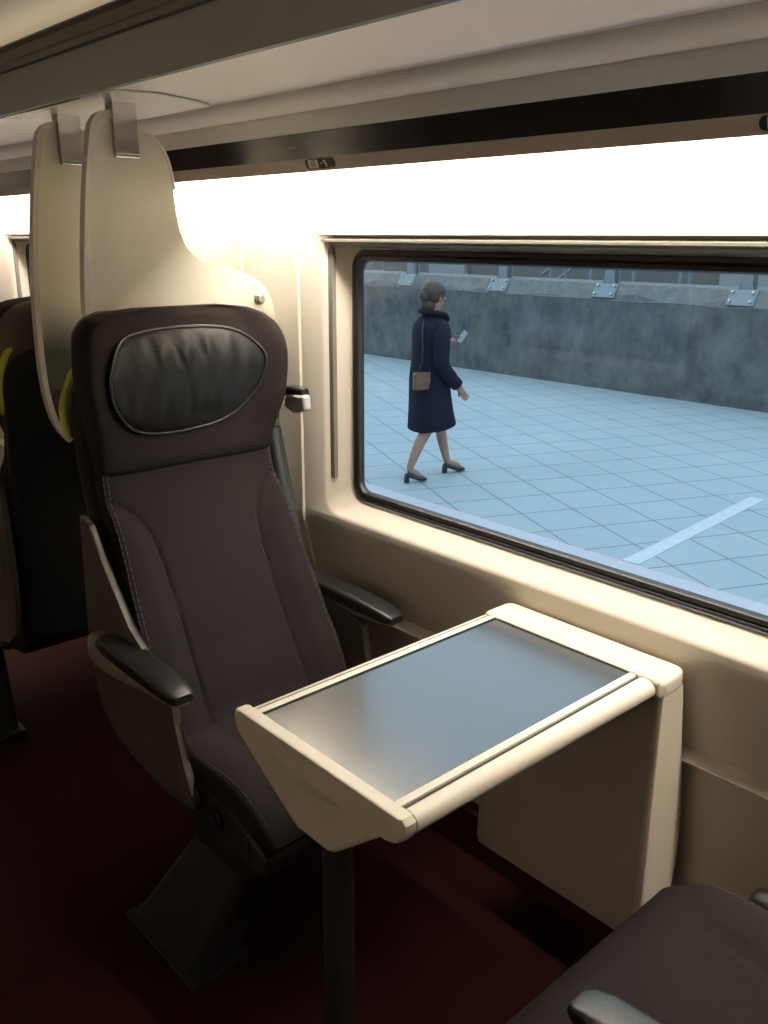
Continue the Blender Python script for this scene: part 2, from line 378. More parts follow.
# grey divider plate let into the rack underside above the screens
bm = B(); pr = [(y, z-.004) for y, z in [(1.118, 1.770)]+under[1:]]
loft(bm, [[(x, y, z) for y, z in pr] for x in (-2.40, -1.80)], closed=False)
loft(bm, [[(x, y, z+.006) for y, z in pr] for x in (-2.40, -1.80)], closed=False)
loft(bm, [[(-1.80, y, z) for y, z in pr], [(-1.80, y, z+.006) for y, z in pr]], closed=False)
struct('trim_14', bm, M['rackglass'])

# cove diffusers: the carriage's own warm lamps behind the lip
def cove(x0, x1, f, label, lm='lamp'):
    t = thing('cove_light', label, 'ceiling light', ((x0+x1)/2, f(1.345), 1.702), 0, 'warm strip lights along the coves'); h = (x1-x0)/2
    bm = B(); box(bm, -h, h, -.022, .022, -.018, -.004, .004); obj('diffuser', bm, M[lm], t)
    bm = B(); box(bm, -h-.01, h+.01, -.024, .024, -.004, .010, .002); obj('housing', bm, M['wall2'], t)
for f, lab in ((lambda y: y, 'ceiling wash strip light on the ledge above the window side rack'), (lambda y: -.1-y, 'ceiling wash strip light on the ledge above the rack across the aisle')):
    t = thing('ledge_light', lab, 'ceiling light', (-2.7, f(.862), 1.895), 0, 'wash strips on the rack ledges')
    bm = B(); box(bm, -4.2, 4.2, -.014, .014, 0, .008, .003); obj('diffuser', bm, M['lamp_up'], t)
    bm = B(); box(bm, -4.21, 4.21, -.018, .018, -.012, 0, .002); obj('housing', bm, M['rackdark'], t)
cove(-2.10, 1.5, lambda y: y, 'warm white strip light behind the lip above the large window')
cove(-4.20, -2.18, lambda y: y, 'warm white strip light beyond the frosted screens')
cove(-6.9, -4.26, lambda y: y, 'warm white strip light in the furthest bay')
cove(-4.2, 1.5, lambda y: -.1-y, 'warm white strip light on the side across the aisle', 'lamp_far')
cove(-6.9, -4.26, lambda y: -.1-y, 'warm white strip light across the aisle at the far end', 'lamp_far')

# ------------------------------------------------------------------ windows
def window(n, a, b, flip=False):
    f = (lambda y: -.1-y) if flip else (lambda y: y)
    t = bpy.data.objects.new('window_%d' % n, None); COL.objects.link(t); t['kind'] = 'structure'
    bm = B()
    prof = [(0, 1.4515), (.003, 1.4455), (.010, 1.4445), (.013, 1.448), (.016, 1.4445), (.024, 1.446), (.028, 1.452), (.028, 1.462)]
    L = []
    for d, y in prof: L.append([(x, f(y), z) for x, z in rrect(a+d, b-d, .839+d, 1.470-d, .045-d*.6)])
    loft(bm, L, cap=False); obj('window_gasket', bm, M['gasket'], t)
    bm = B(); L = [[(x, f(y), z) for x, z in rrect(a+.0275, b-.0275, .8665, 1.4425, .03)] for y in (1.4545, 1.4585)]
    loft(bm, L); obj('window_pane', bm, M['glass'], t, angle=20)
    # blind header rails and side guides
    bm = B()
    hp = [(1.403, 1.503), (1.409, 1.499), (1.409, 1.495), (1.404, 1.492), (1.404, 1.487), (1.412, 1.485), (1.414, 1.481), (1.420, 1.479), (1.424, 1.474), (1.452, 1.472)]
    extrude(bm, [(f(y), z) for y, z in hp], a-.064, b+.064); obj('blind_rail', bm, M['rackdark'], t)
    for s, xg in ((-1, a-.047), (1, b+.047)):
        bm = B()
        # guide follows the slanted reveal from y 1.414 to 1.438
        p = [(xg-.0075, 1.4165 if s > 0 else 1.4155), (xg+.0075, 1.4165 if s < 0 else 1.4155)]
        y0 = f(1.403); y1 = f(1.440)
        box(bm, xg-.009, xg+.009, min(f(1.4155), f(1.430)), max(f(1.4155), f(1.430)), .892, 1.490, .003)
        obj('blind_guide', bm, M['rackdark'], t)
    return t
for i, (a, b) in enumerate(WINS): window(i+1, a, b)
for i, (a, b) in enumerate(WINS): window(i+5, a, b, True)

# ------------------------------------------------------------------ the outside
ZP = -.59
bm = B(); box(bm, -34, 14, 1.62, 10.9, ZP-.2, ZP); struct('floor_platform', bm, M['tiles'], smooth=False)
bm = B(); box(bm, -34, 14, 1.60, 4.97, ZP-.1, ZP+.004); struct('trim_15', bm, M['edgeband'], smooth=False)
def pline(pts, w, label):
    bm = B(); (x0, y0), (x1, y1) = pts; d = Vector((x1-x0, y1-y0, 0)).normalized(); s = Vector((-d.y, d.x, 0))*w/2
    c = [Vector((x0, y0, 0))-s, Vector((x1, y1, 0))-s, Vector((x1, y1, 0))+s, Vector((x0, y0, 0))+s]
    a = [bm.verts.new((p.x, p.y, ZP)) for p in c]; b = [bm.verts.new((p.x, p.y, ZP+.005)) for p in c]
    bm.faces.new(b)
    for i in range(4): bm.faces.new((a[i], a[(i+1) % 4], b[(i+1) % 4], b[i]))
    tag(obj('painted_line', bm, M['paint'], smooth=False), label, 'floor marking', 'painted lines on the platform')
pline([(-3.06, 4.99), (-3.22, 7.12)], .12, 'long white line painted across the pale platform tiles')
pline([(-1.84, 4.99), (-1.99, 7.12)], .12, 'white line on the tiles at the right edge of the window')
# the track bed, and an unseen wall added opposite the platform to block daylight
bm = B(); box(bm, -34, 14, -3.6, 1.6, -1.5, -1.3); struct('floor_trackbed', bm, M['concrete'], smooth=False)
bm = B(); box(bm, -34, 14, -3.9, -3.3, -1.5, 5.5); struct('wall_daylight_block', bm, M['concrete'], smooth=False)
# concrete wall
bm = B()
extrude(bm, [(10.9, ZP-.1), (10.9, .67), (11.02, .86), (11.4, .88), (11.4, ZP-.1)], -34, 14)
struct('wall_concrete', bm, M['concrete'], smooth=False)
bm = B(); prng = random.Random(2); xs = -34
prevs = None
loops = []
while xs < 14:
    j = prng.uniform(-.012, .012)
    loops.append([(xs, 10.893, .655+j), (xs, 11.016, .872+j*.5), (xs, 11.41, .892), (xs, 11.41, .87), (xs, 11.02, .85), (xs, 10.905, .645+j)]); xs += .35
loft(bm, loops); struct('trim_16', bm, M['concrete2'], angle=30)
for i, (x, lab) in enumerate(((-5.48, 'grey steel post on the wall at the right edge of the window'), (-7.5, 'grey steel post on the wall right of the middle of the window'),
                  (-9.47, 'grey steel post on the wall just right of the walking woman'), (-11.56, 'grey steel post on the wall left of the walking woman'),
                  )):
    t = thing('steel_post', lab, 'post', (x, 10.96, .77), 0, 'steel posts on the concrete wall')
    bm = B(); 
    # web and flanges leaning on the coping
    box(bm, -.075, .075, .06, .075, -.02, 2.6); box(bm, -.075, .075, .20, .215, .02, 2.6); box(bm, -.008, .008, .07, .205, 0, 2.6)
    obj('column', bm, M['post'], t, smooth=False)
    bm = B(); tt = B(); box(tt, -.18, .18, -.11, .11, -.012, .012, .003)
    merge(bm, tt, Matrix.Rotation(math.atan2(.19, .12), 4, 'X') @ Matrix.Translation((0, 0, .018))); obj('base_plate', bm, M['post'], t)
    for sx in (-1, 1):
        bm = B(); v = [(-.0, 0), (.09*sx, 0), (0, .2)]
        a_ = [bm.verts.new((.075*sx+p*.8, .05, -.02+q)) for p, q in v]; b_ = [bm.verts.new((.075*sx+p*.8, .065, -.02+q)) for p, q in v]
        bm.faces.new(a_); bm.faces.new(b_[::-1])
        for k in range(3): bm.faces.new((a_[k], b_[k], b_[(k+1) % 3], a_[(k+1) % 3]))
        obj('gusset', bm, M['post'], t, smooth=False)
        for sy in (-1, 1):
            bm = B(); q = Matrix.Rotation(math.atan2(.19, .12), 4, 'X') @ Vector((.135*sx, .065*sy, .03))
            cyl(bm, q, Matrix.Rotation(math.atan2(.19, .12), 4, 'X') @ Vector((0, 0, 1)), .018, .03, 6); obj('bolt', bm, M['steel'], t)
# rails behind the wall, the building beyond
t = thing('metal_railing', 'grey double metal railing beyond the concrete wall', 'railing', (-8, 13.2, -.6))
for z in (1.62, 1.92, 2.25):
    bm = B(); tube(bm, [(-12, 0, z), (16, 0, z)], .03, 8); obj('rail', bm, M['post'], t)
for k in range(12):
    bm = B(); cyl(bm, (-11.5+k*2.4, 0, 0), (0, 0, 1), .028, 2.25, 8); obj('baluster', bm, M['post'], t)
bm = B(); box(bm, -60, 40, 11.41, 60, -.9, -.6); struct('floor_street', bm, M['facade'], smooth=False)
t = thing('station_building', 'beige grey building with dark window bands behind the concrete wall', 'building', (-15, 19, -.6))
bm = B(); box(bm, -45, 45, 0, 3, 0, 6.4); obj('wall', bm, M['facade'], t, smooth=False)
for k in range(14):
    x = -30+k*4.4
    bm = B(); box(bm, x, x+3.6, -.06, .05, 2.6, 3.9, .02); w = obj('window', bm, M['facade2'], t)
    bm = B(); box(bm, x-.08, x+3.68, -.10, -.03, 2.45, 2.58); box(bm, x+1.75, x+1.85, -.10, -.03, 2.6, 3.9); obj('window_frame', bm, M['facade3'], w, smooth=False)
for k in range(5):
    bm = B(); box(bm, -22+k*9, -20.6+k*9, -.15, -.01, 0, 6.4); obj('pilaster', bm, M['facade3'], t, smooth=False)
# raking stair rail
t = thing('stair_handrail', 'slanting pale stair handrail beyond the concrete wall', 'railing', (-12.2, 15.5, -.6))
for dz in (0, .35, .7):
    bm = B(); tube(bm, [(0, 0, 1.0+dz), (3.4, 0, 3.2+dz)], .035, 8); obj('rail', bm, M['post'], t)
for k in range(4):
    bm = B(); cyl(bm, (.2+k, 0, 0), (0, 0, 1), .03, 1.8+k*.65, 8); obj('baluster', bm, M['post'], t)

# ------------------------------------------------------------------ seats
XF = [(.36, .02), (.42, -.005), (.47, -.035), (.6, -.105), (.8, -.205), (.95, -.265), (1.05, -.270), (1.15, -.262), (1.25, -.262), (1.345, -.285)]
HW = [(.36, .240), (.47, .250), (.60, .246), (.8, .234), (1.0, .225)]
HH = [(.985, .226), (1.03, .230), (1.08, .238), (1.15, .250), (1.22, .255), (1.27, .250), (1.30, .238), (1.325, .210), (1.34, .170), (1.347, .11)]
def usamp(n=110): return [math.sin(PI/2*(-1+2*k/n)) for k in range(n+1)]
def back_loop(z, w, d, fn, xo=0, k=7):
    x0 = interp(XF, z)+xo; pts = []
    for u in usamp():
        e = (1-abs(u)**k)**(1/k) if abs(u) < 1 else 0
        pts.append((x0-.028+.028*e+fn(u, z), u*w, z))
    for u in reversed(usamp(16)[1:-1]):
        e = (1-abs(u)**4)**(1/4)
        pts.append((x0-.034-(d-.034)*e, u*w, z))
    return pts
USEAM = [(.36, .54), (.47, .55), (.6, .545), (.72, .555), (.80, .58), (.85, .62), (.89, .72), (.92, .86), (.94, 1.05), (1.0, 1.4)]
def backfn(u, z):
    a = abs(u)
    us = interp(USEAM, z)
    bol = .030*sstep(us-.02, us+.25, a)*sstep(.96, .85, z) if a > us-.05 else 0
    g = -.008*math.exp(-((a-us)/.016)**2)
    return bol+g + .004*math.cos(a*1.5)
def headfn(u, z):
    a = abs(u); return .030*sstep(.6, 1.0, a)*sstep(1.0, 1.14, z)*(1-.5*sstep(1.25, 1.345, z))
def lateral(z): return interp(HW, z)
def armrest(t, s, y, dx=0):
    """arm base, pad and tip; s=-1 aisle side"""
    bm = B(); sec = []
    for x, w, z0, z1 in ((-.245, .020, .588, .630), (-.235, .026, .575, .638), (-.20, .029, .562, .640), (-.12, .030, .570, .628), (-.02, .030, .590, .622), (.08, .029, .604, .618), (.13, .024, .608, .617), (.148, .014, .610, .616)):
        cz = (z0+z1)/2; h = (z1-z0)/2
        sec.append([(x+dx, y+w*math.copysign(abs(math.cos(q))**.6, math.cos(q)), cz+.008+h*math.copysign(abs(math.sin(q))**.6, math.sin(q))) for q in [2*PI*k/20 for k in range(20)]])
    loft(bm, sec); a = obj('armrest', bm, M['armbase'], t)
    bm = B(); sec = []
    for x, w, z0, z1 in ((-.195, .018, .622, .640), (-.185, .027, .616, .646), (-.15, .0315, .614, .650), (-.05, .033, .612, .652), (.06, .0325, .612, .648), (.115, .030, .612, .643), (.140, .026, .613, .637), (.150, .020, .615, .632)):
        cz = (z0+z1)/2; h = (z1-z0)/2
        sec.append([(x+dx, y+w*math.copysign(abs(math.cos(q))**.5, math.cos(q)), cz+.008+h*math.copysign(abs(math.sin(q))**.5, math.sin(q))) for q in [2*PI*k/24 for k in range(24)]])
    loft(bm, sec); p = obj('arm_pad', bm, M['armpad'], a); p['label'] = 'black padded arm top'
SIDE = [(-.325, .90), (-.275, .885), (-.235, .82), (-.125, .69), (.00, .62), (.05, .60), (.05, .53), (.075, .45), (.12, .375), (.11, .355), (.03, .345), (-.13, .350), (-.235, .375), (-.31, .43), (-.335, .52), (-.338, .62)]
SIDE_LOW = [(-.30, .64), (-.09, .63), (.05, .60), (.05, .53), (.075, .45), (.12, .375), (.11, .355), (.03, .345), (-.13, .365), (-.23, .42), (-.30, .52)]
def make_seat(label, loc, rz, group, handle=True, aisle=-1, armx=-.015):
    t = thing('train_seat', label, 'seat', loc, rz, group)
    # backrest
    bm = B(); loops = []
    N = 90
    for i in range(N+1):
        z = .37+(1.0-.37)*i/N; loops.append(back_loop(z, lateral(z), .085, backfn))
    loft(bm, loops); obj('backrest', bm, M['cloth'], t, angle=70)
    # headrest
    bm = B(); loops = []; N = 44
    for i in range(N+1):
        q = i/N; z = .988+(1.347-.988)*(1-(1-q)**1.6)
        edge = 1-.75*max(0, (z-1.32)/.027)**2 if z > 1.32 else 1
        inset = min(1, (i+.6)/2.2)
        lp = back_loop(z, interp(HH, z)*(0.97+.03*inset), .115*max(.3, edge), headfn, xo=.013*inset-.012*max(0, (z-1.32)/.027)**2, k=5)
        loops.append(lp)
    loft(bm, loops); h = obj('headrest', bm, M['cloth_plain'], t, angle=70)
    bm = B(); loops = []
    for i in range(24):
        q = i/23; z = 1.13+(1.338-1.13)*(1-(1-q)**1.5); w = interp(HH, z)*.93*(.9+.1*min(1, i/3)); c = interp(XF, z)-.085; hd = .043*(1 if z < 1.32 else 1-.5*(z-1.32)/.018)
        loops.append([(c+hd*math.copysign(abs(math.cos(a))**.5, math.cos(a)), w*math.copysign(abs(math.sin(a))**.5, math.sin(a)), z) for a in [2*PI*k/32 for k in range(32)]])
    loft(bm, loops); obj('headrest_back', bm, M['headback'], h, angle=60)
    # leather head pillow
    def hx(y, z):
        w = interp(HH, z); u = max(-1, min(1, y/w)); return interp(XF, z)+.013+headfn(u, z)-.028*(1-(1-abs(u)**5)**.2)+.006*sstep(.35, .85, abs(u))
    ol = catmull([(-.185, 1.235, 0), (-.150, 1.288, 0), (-.07, 1.307, 0), (.06, 1.308, 0), (.150, 1.290, 0), (.203, 1.245, 0), (.208, 1.20, 0), (.175, 1.135, 0), (.11, 1.085, 0), (.01, 1.068, 0), (-.09, 1.070, 0), (-.150, 1.098, 0), (-.187, 1.15, 0), (-.193, 1.195, 0)], 7, True)
    ol = [Vector((p.x-.022, p.y+(1.19-p.y)*.04, 0)) for p in ol]; cen = Vector((-.017, 1.19, 0)); bm = B(); rows = []
    for k in range(15):
        s = 1-(k/15)**1.15; row = []
        for p in ol:
            q = cen+(p-cen)*s; y, z = q.x, q.y
            puff = .020*(1-s**3.2)**.6 if s < 1 else 0
            fade = sstep(0, .25, 1-s)*sstep(1.0, .5, (1-s)*1.02)+.25*sstep(0, .3, 1-s)
            wr = .8*(.0034*math.sin(y*112+2.2*math.sin(z*13+.6))+.0022*math.sin(y*205+z*25+1.3*math.sin(z*31)))*fade*sstep(1.07, 1.17, z)
            dent = -.005*math.exp(-(((y-.03)/.05)**2+((z-1.11)/.018)**2))
            row.append((hx(y, z)+.002+puff+wr+dent, y, z))
        rows.append(row)
    R_ = loft(bm, rows, cap=False)[-1]; cv = bm.verts.new(sum((v.co for v in R_), Vector())/len(R_))
    for i in range(len(R_)): bm.faces.new((R_[i], R_[(i+1) % len(R_)], cv))
    pl = obj('head_pillow', bm, M['leather'], t, angle=180); pl['label'] = 'wrinkled black leather head pillow'
    bm = B(); P = [Vector((hx(p.x, p.y)+.004, p.x, p.y)) for p in ol]; tube(bm, P+[P[0]], .0042, 8); obj('piping', bm, M['piping'], pl)
    for s in (-1, 1):
        bm = B(); P = []
        for i in range(50):
            z = .47+(.938-.47)*i/49; us = interp(USEAM, z)
            if us > .985: break
            P.append((interp(XF, z)-.028*(1-(1-us**7)**(1/7))+backfn(us, z)-.0002, s*us*lateral(z), z))
        tube(bm, P, .0016, 5); obj('seam', bm, M['piping'], t)
    # stitching down both sides
    for s in (-1, 1):
        bm = B()
        for uu in (.955, .99) :
            for i in range(34):
                z0 = .47+i*.0154; pt = []
                for z in (z0, z0+.006, z0+.011):
                    pt.append((interp(XF, z)-.028+.028*(1-uu**7)**(1/7)+backfn(uu, z)+.0012, s*uu*lateral(z), z))
                tube(bm, pt, .0007, 4)
        obj('stitching', bm, M['stitch'], t)
    # back shell, near vertical behind the reclined back, with rounded shoulders
    bm = B(); loops = []
    for i in range(40):
        z = .40+(1.245-.40)*i/39
        w = interp([(.40, .222), (.6, .232), (.8, .238), (1.0, .243), (1.10, .244), (1.17, .234), (1.215, .205), (1.238, .16), (1.245, .10)], z)
        xr = interp([(.40, -.325), (.8, -.345), (1.1, -.392), (1.2, -.395), (1.245, -.385)], z); xf = interp(XF, z)-.06
        n = 30; c = (xr+xf)/2; hd = (xf-xr)/2
        loops.append([(c+hd*math.copysign(abs(math.cos(a))**.45, math.cos(a)), w*math.copysign(abs(math.sin(a))**.45, math.sin(a)), z) for a in [2*PI*k/n for k in range(n)]])
    loft(bm, loops); obj('back_shell', bm, M['shelldark'], t, angle=60)
    # yellow-green trims along the shoulders
    for s in (-1, 1):
        if s > 0 and handle: continue
        bm = B()
        pts = catmull([(-.366, s*.165, 1.240), (-.372, s*.212, 1.222), (-.380, s*.236, 1.185), (-.382, s*.2505, 1.14), (-.380, s*.2525, 1.10), (-.374, s*.2475, 1.062)], 6)
        L = []
        for i, p in enumerate(pts):
            q = i/(len(pts)-1); r = .0075*min(1, .4+4*min(q, 1-q)); L.append(r)
        tube(bm, [(p.x, p.y+s*.004, p.z) for p in pts], .0085, 10, [r*1.15 for r in L]); y_ = obj('grab_trim', bm, M['yellow'], t); y_['label'] = 'yellow-green grab strip on the shoulder'
    # plastic side panels
    for s in (-1, 1):
        bm = B(); prism_xz(bm, SIDE if (s < 0 or not handle) else SIDE_LOW, s*.252, s*.268, .005); obj('side_panel', bm, M['shell'], t)
        armrest(t, s, s*.285, armx)
    # seat cushion
    bm = B(); loops = []; NX = 44
    for i in range(NX+1):
        q = i/NX; x = -.10+.435*math.sin(PI/2*min(1, q*1.0))if False else -.10+.45*q
        drop = .075*max(0, (x-.21)/.14)**2.2
        top = .452+.010*sstep(.0, .2, x)-drop; bot = .352+.0*x+.012*max(0, (x-.22)/.13)**2
        if i == 0 or i == NX: top -= .012; bot += .01
        w = .243-.010*max(0, (x-.24)/.11)**2
        lp = []
        for u in usamp(40):
            a = abs(u); e = (1-a**6)**(1/6)
            us = .52+.10*sstep(.1, -.05, x)+.25*sstep(.20, .30, x)
            off = .016*sstep(us, us+.3, a)*(1-sstep(.15, .3, x)*.6)-.009*math.exp(-((a-us)/.025)**2)*sstep(.33, .2, x)
            lp.append((x, u*w, bot+.5*(top-bot)+.5*(top-bot)*e+off*e))
        for u in reversed(usamp(12)[1:-1]):
            e = (1-abs(u)**6)**(1/6); lp.append((x, u*w, bot+.5*(top-bot)-.5*(top-bot)*e))
        loops.append(lp)
    loft(bm, loops); obj('seat_cushion', bm, M['cloth_seat'], t, angle=70)
    for s in (-1, 1):
        bm = B()
        for dz, dy in ((0, 0), (-.010, .003)):
            for i in range(26):
                pt = []
                for x in (-.03+i*.0142, -.03+i*.0142+.005, -.03+i*.0142+.010):
                    drop = .075*max(0, (x-.21)/.14)**2.2; top = .452+.010*sstep(0, .2, x)-drop; w = .243-.010*max(0, (x-.24)/.11)**2
                    pt.append((x, s*(w*.955+dy), top+.004*(1-sstep(.15, .3, x))-.003+dz*.9))
                tube(bm, pt, .0007, 4)
        obj('stitching', bm, M['stitch'], t)
    # black pan under the cushion, recline levers
    bm = B(); prism_xz(bm, [(-.12, .44), (.06, .425), (.20, .405), (.28, .385), (.340, .350), (.342, .316), (.29, .292), (.10, .285), (-.12, .30)], -.247, .247, .012); obj('seat_pan', bm, M['blackplastic'], t)
    for s in (-1, 1):
        bm = B(); cyl(bm, (.175, s*.245, .362), (0, s, 0), .022, .014, 20, bev=.003); box(bm, .15, .185, min(s*.254, s*.268), max(s*.254, s*.268), .366, .382, .004); obj('recline_lever', bm, M['blackplastic'], t)
        bm = B(); prism_xz(bm, [(.275, .376), (.286, .37), (.290, .345), (.284, .325), (.276, .33)], min(s*.244, s*.252), max(s*.244, s*.252), .002); obj('pan_clip', bm, M['column'], t)
    # pedestal leaning forward, with foot plate
    bm = B(); loops = []
    for q in (0, .04, .5, 1):
        z = .012+q*.30; x0 = -.085+.20*q; x1 = .185+.13*q; w = .062-.012*q; yc = aisle*(.278-.05*q)
        r = .03; lp = []
        for cx, cy, a0 in ((x1-r, w-r, 0), (x0+r, w-r, PI/2), (x0+r, -w+r, PI), (x1-r, -w+r, 3*PI/2)):
            for k in range(6): a = a0+PI/2*k/5; lp.append((cx+r*math.cos(a), yc+cy+r*math.sin(a), z))
        loops.append(lp)
    loft(bm, loops); obj('pedestal', bm, M['ped'], t, angle=50)
    bm = B(); box(bm, -.10, .20, min(aisle*.205, aisle*.348), max(aisle*.205, aisle*.348), 0, .014, .006); obj('foot_plate', bm, M['ped'], t)
    bm = B(); box(bm, .02, .22, min(aisle*.18, -aisle*.405), max(aisle*.18, -aisle*.405), .255, .30, .008); obj('cross_beam', bm, M['ped'], t)
    bm = B(); prism_xz(bm, [(-.31, .50), (-.16, .50), (-.02, .40), (.04, .31), (-.06, .285), (-.2, .31), (-.29, .38)], -.225, .225, .02); obj('lower_shell', bm, M['blackplastic'], t)
    if handle:
        # slate column and hooked handle on the window side shoulder
        bm = B(); P = catmull([(-.33, .262, 1.03), (-.315, .268, .95), (-.28, .275, .80), (-.235, .278, .66), (-.20, .276, .60)], 5); L = []
        for i, p in enumerate(P):
            q = i/(len(P)-1); a_, b_ = .030-.008*q, .022
            L.append([(p.x+a_*math.copysign(abs(math.cos(k))**.7, math.cos(k)), p.y+b_*math.copysign(abs(math.sin(k))**.7, math.sin(k)), p.z) for k in [2*PI*j/16 for j in range(16)]])
        loft(bm, L); c = obj('side_column', bm, M['column'], t)
        bm = B(); tube(bm, catmull([(-.345, .262, 1.00), (-.345, .266, 1.06), (-.325, .275, 1.10), (-.29, .282, 1.125), (-.25, .288, 1.130), (-.215, .292, 1.126)], 5), .013, 10); obj('shoulder_handle', bm, M['armpad'], c)
        bm = B(); prism_xz(bm, [(-.275, 1.120), (-.20, 1.124), (-.196, 1.086), (-.215, 1.080), (-.25, 1.072), (-.29, 1.088)], .274, .300, .008); obj('handle_tip', bm, M['tip'], c)
    return t
near = make_seat('empty brown cloth train seat with black leather head pillow, facing the table', (-1.552, 1.037, 0), 0, 'brown cloth train seats')
far = make_seat('train seat turned away behind the frosted screens, showing its black back', (-2.69, 1.03, 0), PI, 'brown cloth train seats', handle=False, aisle=1)
opp = make_seat('train seat across the table, only its cushion front and arms in view', (-.30, 1.02, 0), PI, 'brown cloth train seats', handle=False, aisle=1, armx=.018)

bm = B(); box(bm, .03, .215, -.322, -.262, .35, .447, .026, 4); obj('side_cover', bm, M['blackplastic'], opp)
# ------------------------------------------------------------------ frosted screens
OUT = [(.925, .985), (.895, 1.03), (.878, 1.10), (.872, 1.2), (.876, 1.35), (.886, 1.47), (.902, 1.60), (.918, 1.69), (.928, 1.73), (.948, 1.748), (.975, 1.747), (1.02, 1.730), (1.065, 1.706), (1.092, 1.675), (1.106, 1.62), (1.114, 1.54),
       (1.124, 1.495), (1.145, 1.462), (1.18, 1.440), (1.25, 1.425), (1.31, 1.405), (1.355, 1.375), (1.378, 1.33), (1.386, 1.25), (1.388, 1.1), (1.388, .99)]
def screen(x, label, s):
    t = thing('frosted_screen', label, 'screen', (x, 0, 0), 0, 'frosted screens between the back-to-back seats')
    P = catmull([(y, z, 0) for y, z in OUT], 4)
    pts = [(p.x, p.y) for p in P]
    bm = B(); prism_yz(bm, pts, -.007, .007); obj('glass_panel', bm, M['screen'], t, angle=25)
    # thick pale edge profile along the aisle edge and over the top
    bm = B(); E_ = P[:14*4+2]; loops = []
    for i, p in enumerate(E_):
        d = (E_[min(i+1, len(E_)-1)]-E_[max(i-1, 0)]).normalized(); nrm = Vector((d.y, -d.x, 0))
        if nrm.x > 0 and i < 20: nrm = -nrm
        nrm = Vector((-d.y, d.x, 0))
        r = .009 if i < 44 else .004
        q = p+nrm*.004
        a = q+nrm*r*.6; b = q-nrm*r*.9
        k = .0125 if i < 44 else .0085
        loops.append([(-k, a.x, a.y), (k, a.x, a.y), (k, b.x, b.y), (-k, b.x, b.y)])
    loft(bm, loops); obj('edge_profile', bm, M['screenedge'], t, angle=50)
    # steel fixing screw near the wall
    bm = B(); cyl(bm, (s*.007, 1.335, 1.345), (s, 0, 0), .016, .006, 28, bev=.002); cyl(bm, (s*.012, 1.335, 1.345), (s, 0, 0), .012, .010, 28, bev=.003); cyl(bm, (s*.021, 1.335, 1.345), (s, 0, 0), .005, .002, 6)
    obj('fixing_screw', bm, M['steel'], t)
    bm = B(); box(bm, min(0, s*.026), max(0, s*.026), .905, .935, 1.07, 1.12, .006); obj('fixing_block', bm, M['blackplastic'], t)
    # chrome hanger
    c = thing('screen_hanger', 'chrome hanger clip holding the top of the ' + ('nearer' if s > 0 else 'farther') + ' frosted screen', 'bracket', (x, .995, 0), 0, 'chrome hangers')
    bm = B()
    for sx in (-1, 1): box(bm, min(sx*.0135, sx*.018), max(sx*.0135, sx*.018), -.028, .028, 1.672, 1.778, .001)
    box(bm, -.018, .018, -.0285, .0285, 1.664, 1.672, .0015)
    box(bm, -.018, .018, -.0290, -.0250, 1.668, 1.778, .0015)
    obj('clip', bm, M['chrome'], c)
    
screen(-1.972, 'tall frosted glass screen directly behind the near seat', 1)
screen(-2.262, 'tall frosted glass screen farther back beside the turned-away seat', -1)

# ------------------------------------------------------------------ table
T = thing('folding_table', 'cream edged carriage table with a dark grey inset top beside the window', 'table', (-.92, 1.05, 0))
ox, oy = -.92, 1.05
def L(bm): 
    for v in bm.verts: v.co -= Vector((ox, oy, 0))
    return bm
bm = B(); box(bm, -1.107, -.785, .728, 1.310, .728, .7425, .001); obj('table_top', L(bm), M['tabletop'], T, smooth=False)
bm = B()
box(bm, -1.125, -1.107, .728, 1.312, .715, .7445, .002); box(bm, -.785, -.770, .728, 1.312, .715, .7445, .002); box(bm, -1.115, -.775, .735, 1.312, .706, .727, .002)
obj('top_frame', L(bm), M['tableedge'], T)
bm = B(); box(bm, -1.112, -.77, 1.309, 1.3125, .72, .7440); box(bm, -1.108, -1.1065, .729, 1.31, .72, .7452); box(bm, -.7855, -.784, .729, 1.31, .72, .7435)
box(bm, -.770, -.7625, .73, 1.31, .716, .7395); box(bm, -1.1255, -1.1235, .73, 1.31, .716, .7448); obj('joint_gap', L(bm), M['gasket'], T)
bm = B()
# folded leaf rail: bullnose running across the near edge
sec = [(-.763, .742), (-.755, .7445), (-.744, .7435), (-.735, .739), (-.730, .732), (-.7295, .724), (-.733, .717), (-.741, .713), (-.763, .713)]
loft(bm, [[(-.763+(x+.763)*k, y, z) for x, z in sec] for y, k in ((.730, .78), (.7315, .78), (1.308, 1), (1.3095, 1))]); a = obj('front_rail', L(bm), M['tableedge'], T, angle=60)
bm = B(); sec = [(-1.125, .7435), (-1.136, .742), (-1.143, .735), (-1.143, .722), (-1.136, .712), (-1.125, .711)]
loft(bm, [[(x, y, z) for x, z in sec] for y in (.730, 1.309)]); obj('rear_rail', L(bm), M['tableedge'], T, angle=60)
# aisle end cap with its deep trapezoid fascia and thumb recess
bm = B()
out = [(-1.146, .7445), (-1.156, .740), (-1.161, .730), (-1.159, .716), (-1.150, .701), (-1.130, .688), (-1.000, .604), (-.985, .598), (-.912, .598), (-.895, .604), (-.790, .692), (-.780, .697), (-.766, .698), (-.754, .702), (-.744, .711), (-.738, .724), (-.738, .737), (-.746, .7445)]
t_ = B(); n = len(out)
ys = [(.696, .93, 0), (.6905, .985, 0), (.690, 1.0, 0)]
cx, cz = -.93, .69
def ringo(y, ins): 
    r = []
    for x, z in out:
        d = Vector((cx-x, cz-z)); l = d.length; d = d/l; r.append((x+d.x*ins, y, z+d.y*ins))
    return r
loops = [ringo(.7045, .010), ringo(.7055, .005), ringo(.708, .0015), ringo(.712, 0), ringo(.727, 0), ringo(.7285, .002)]
rows = loft(bm, loops, cap=False)
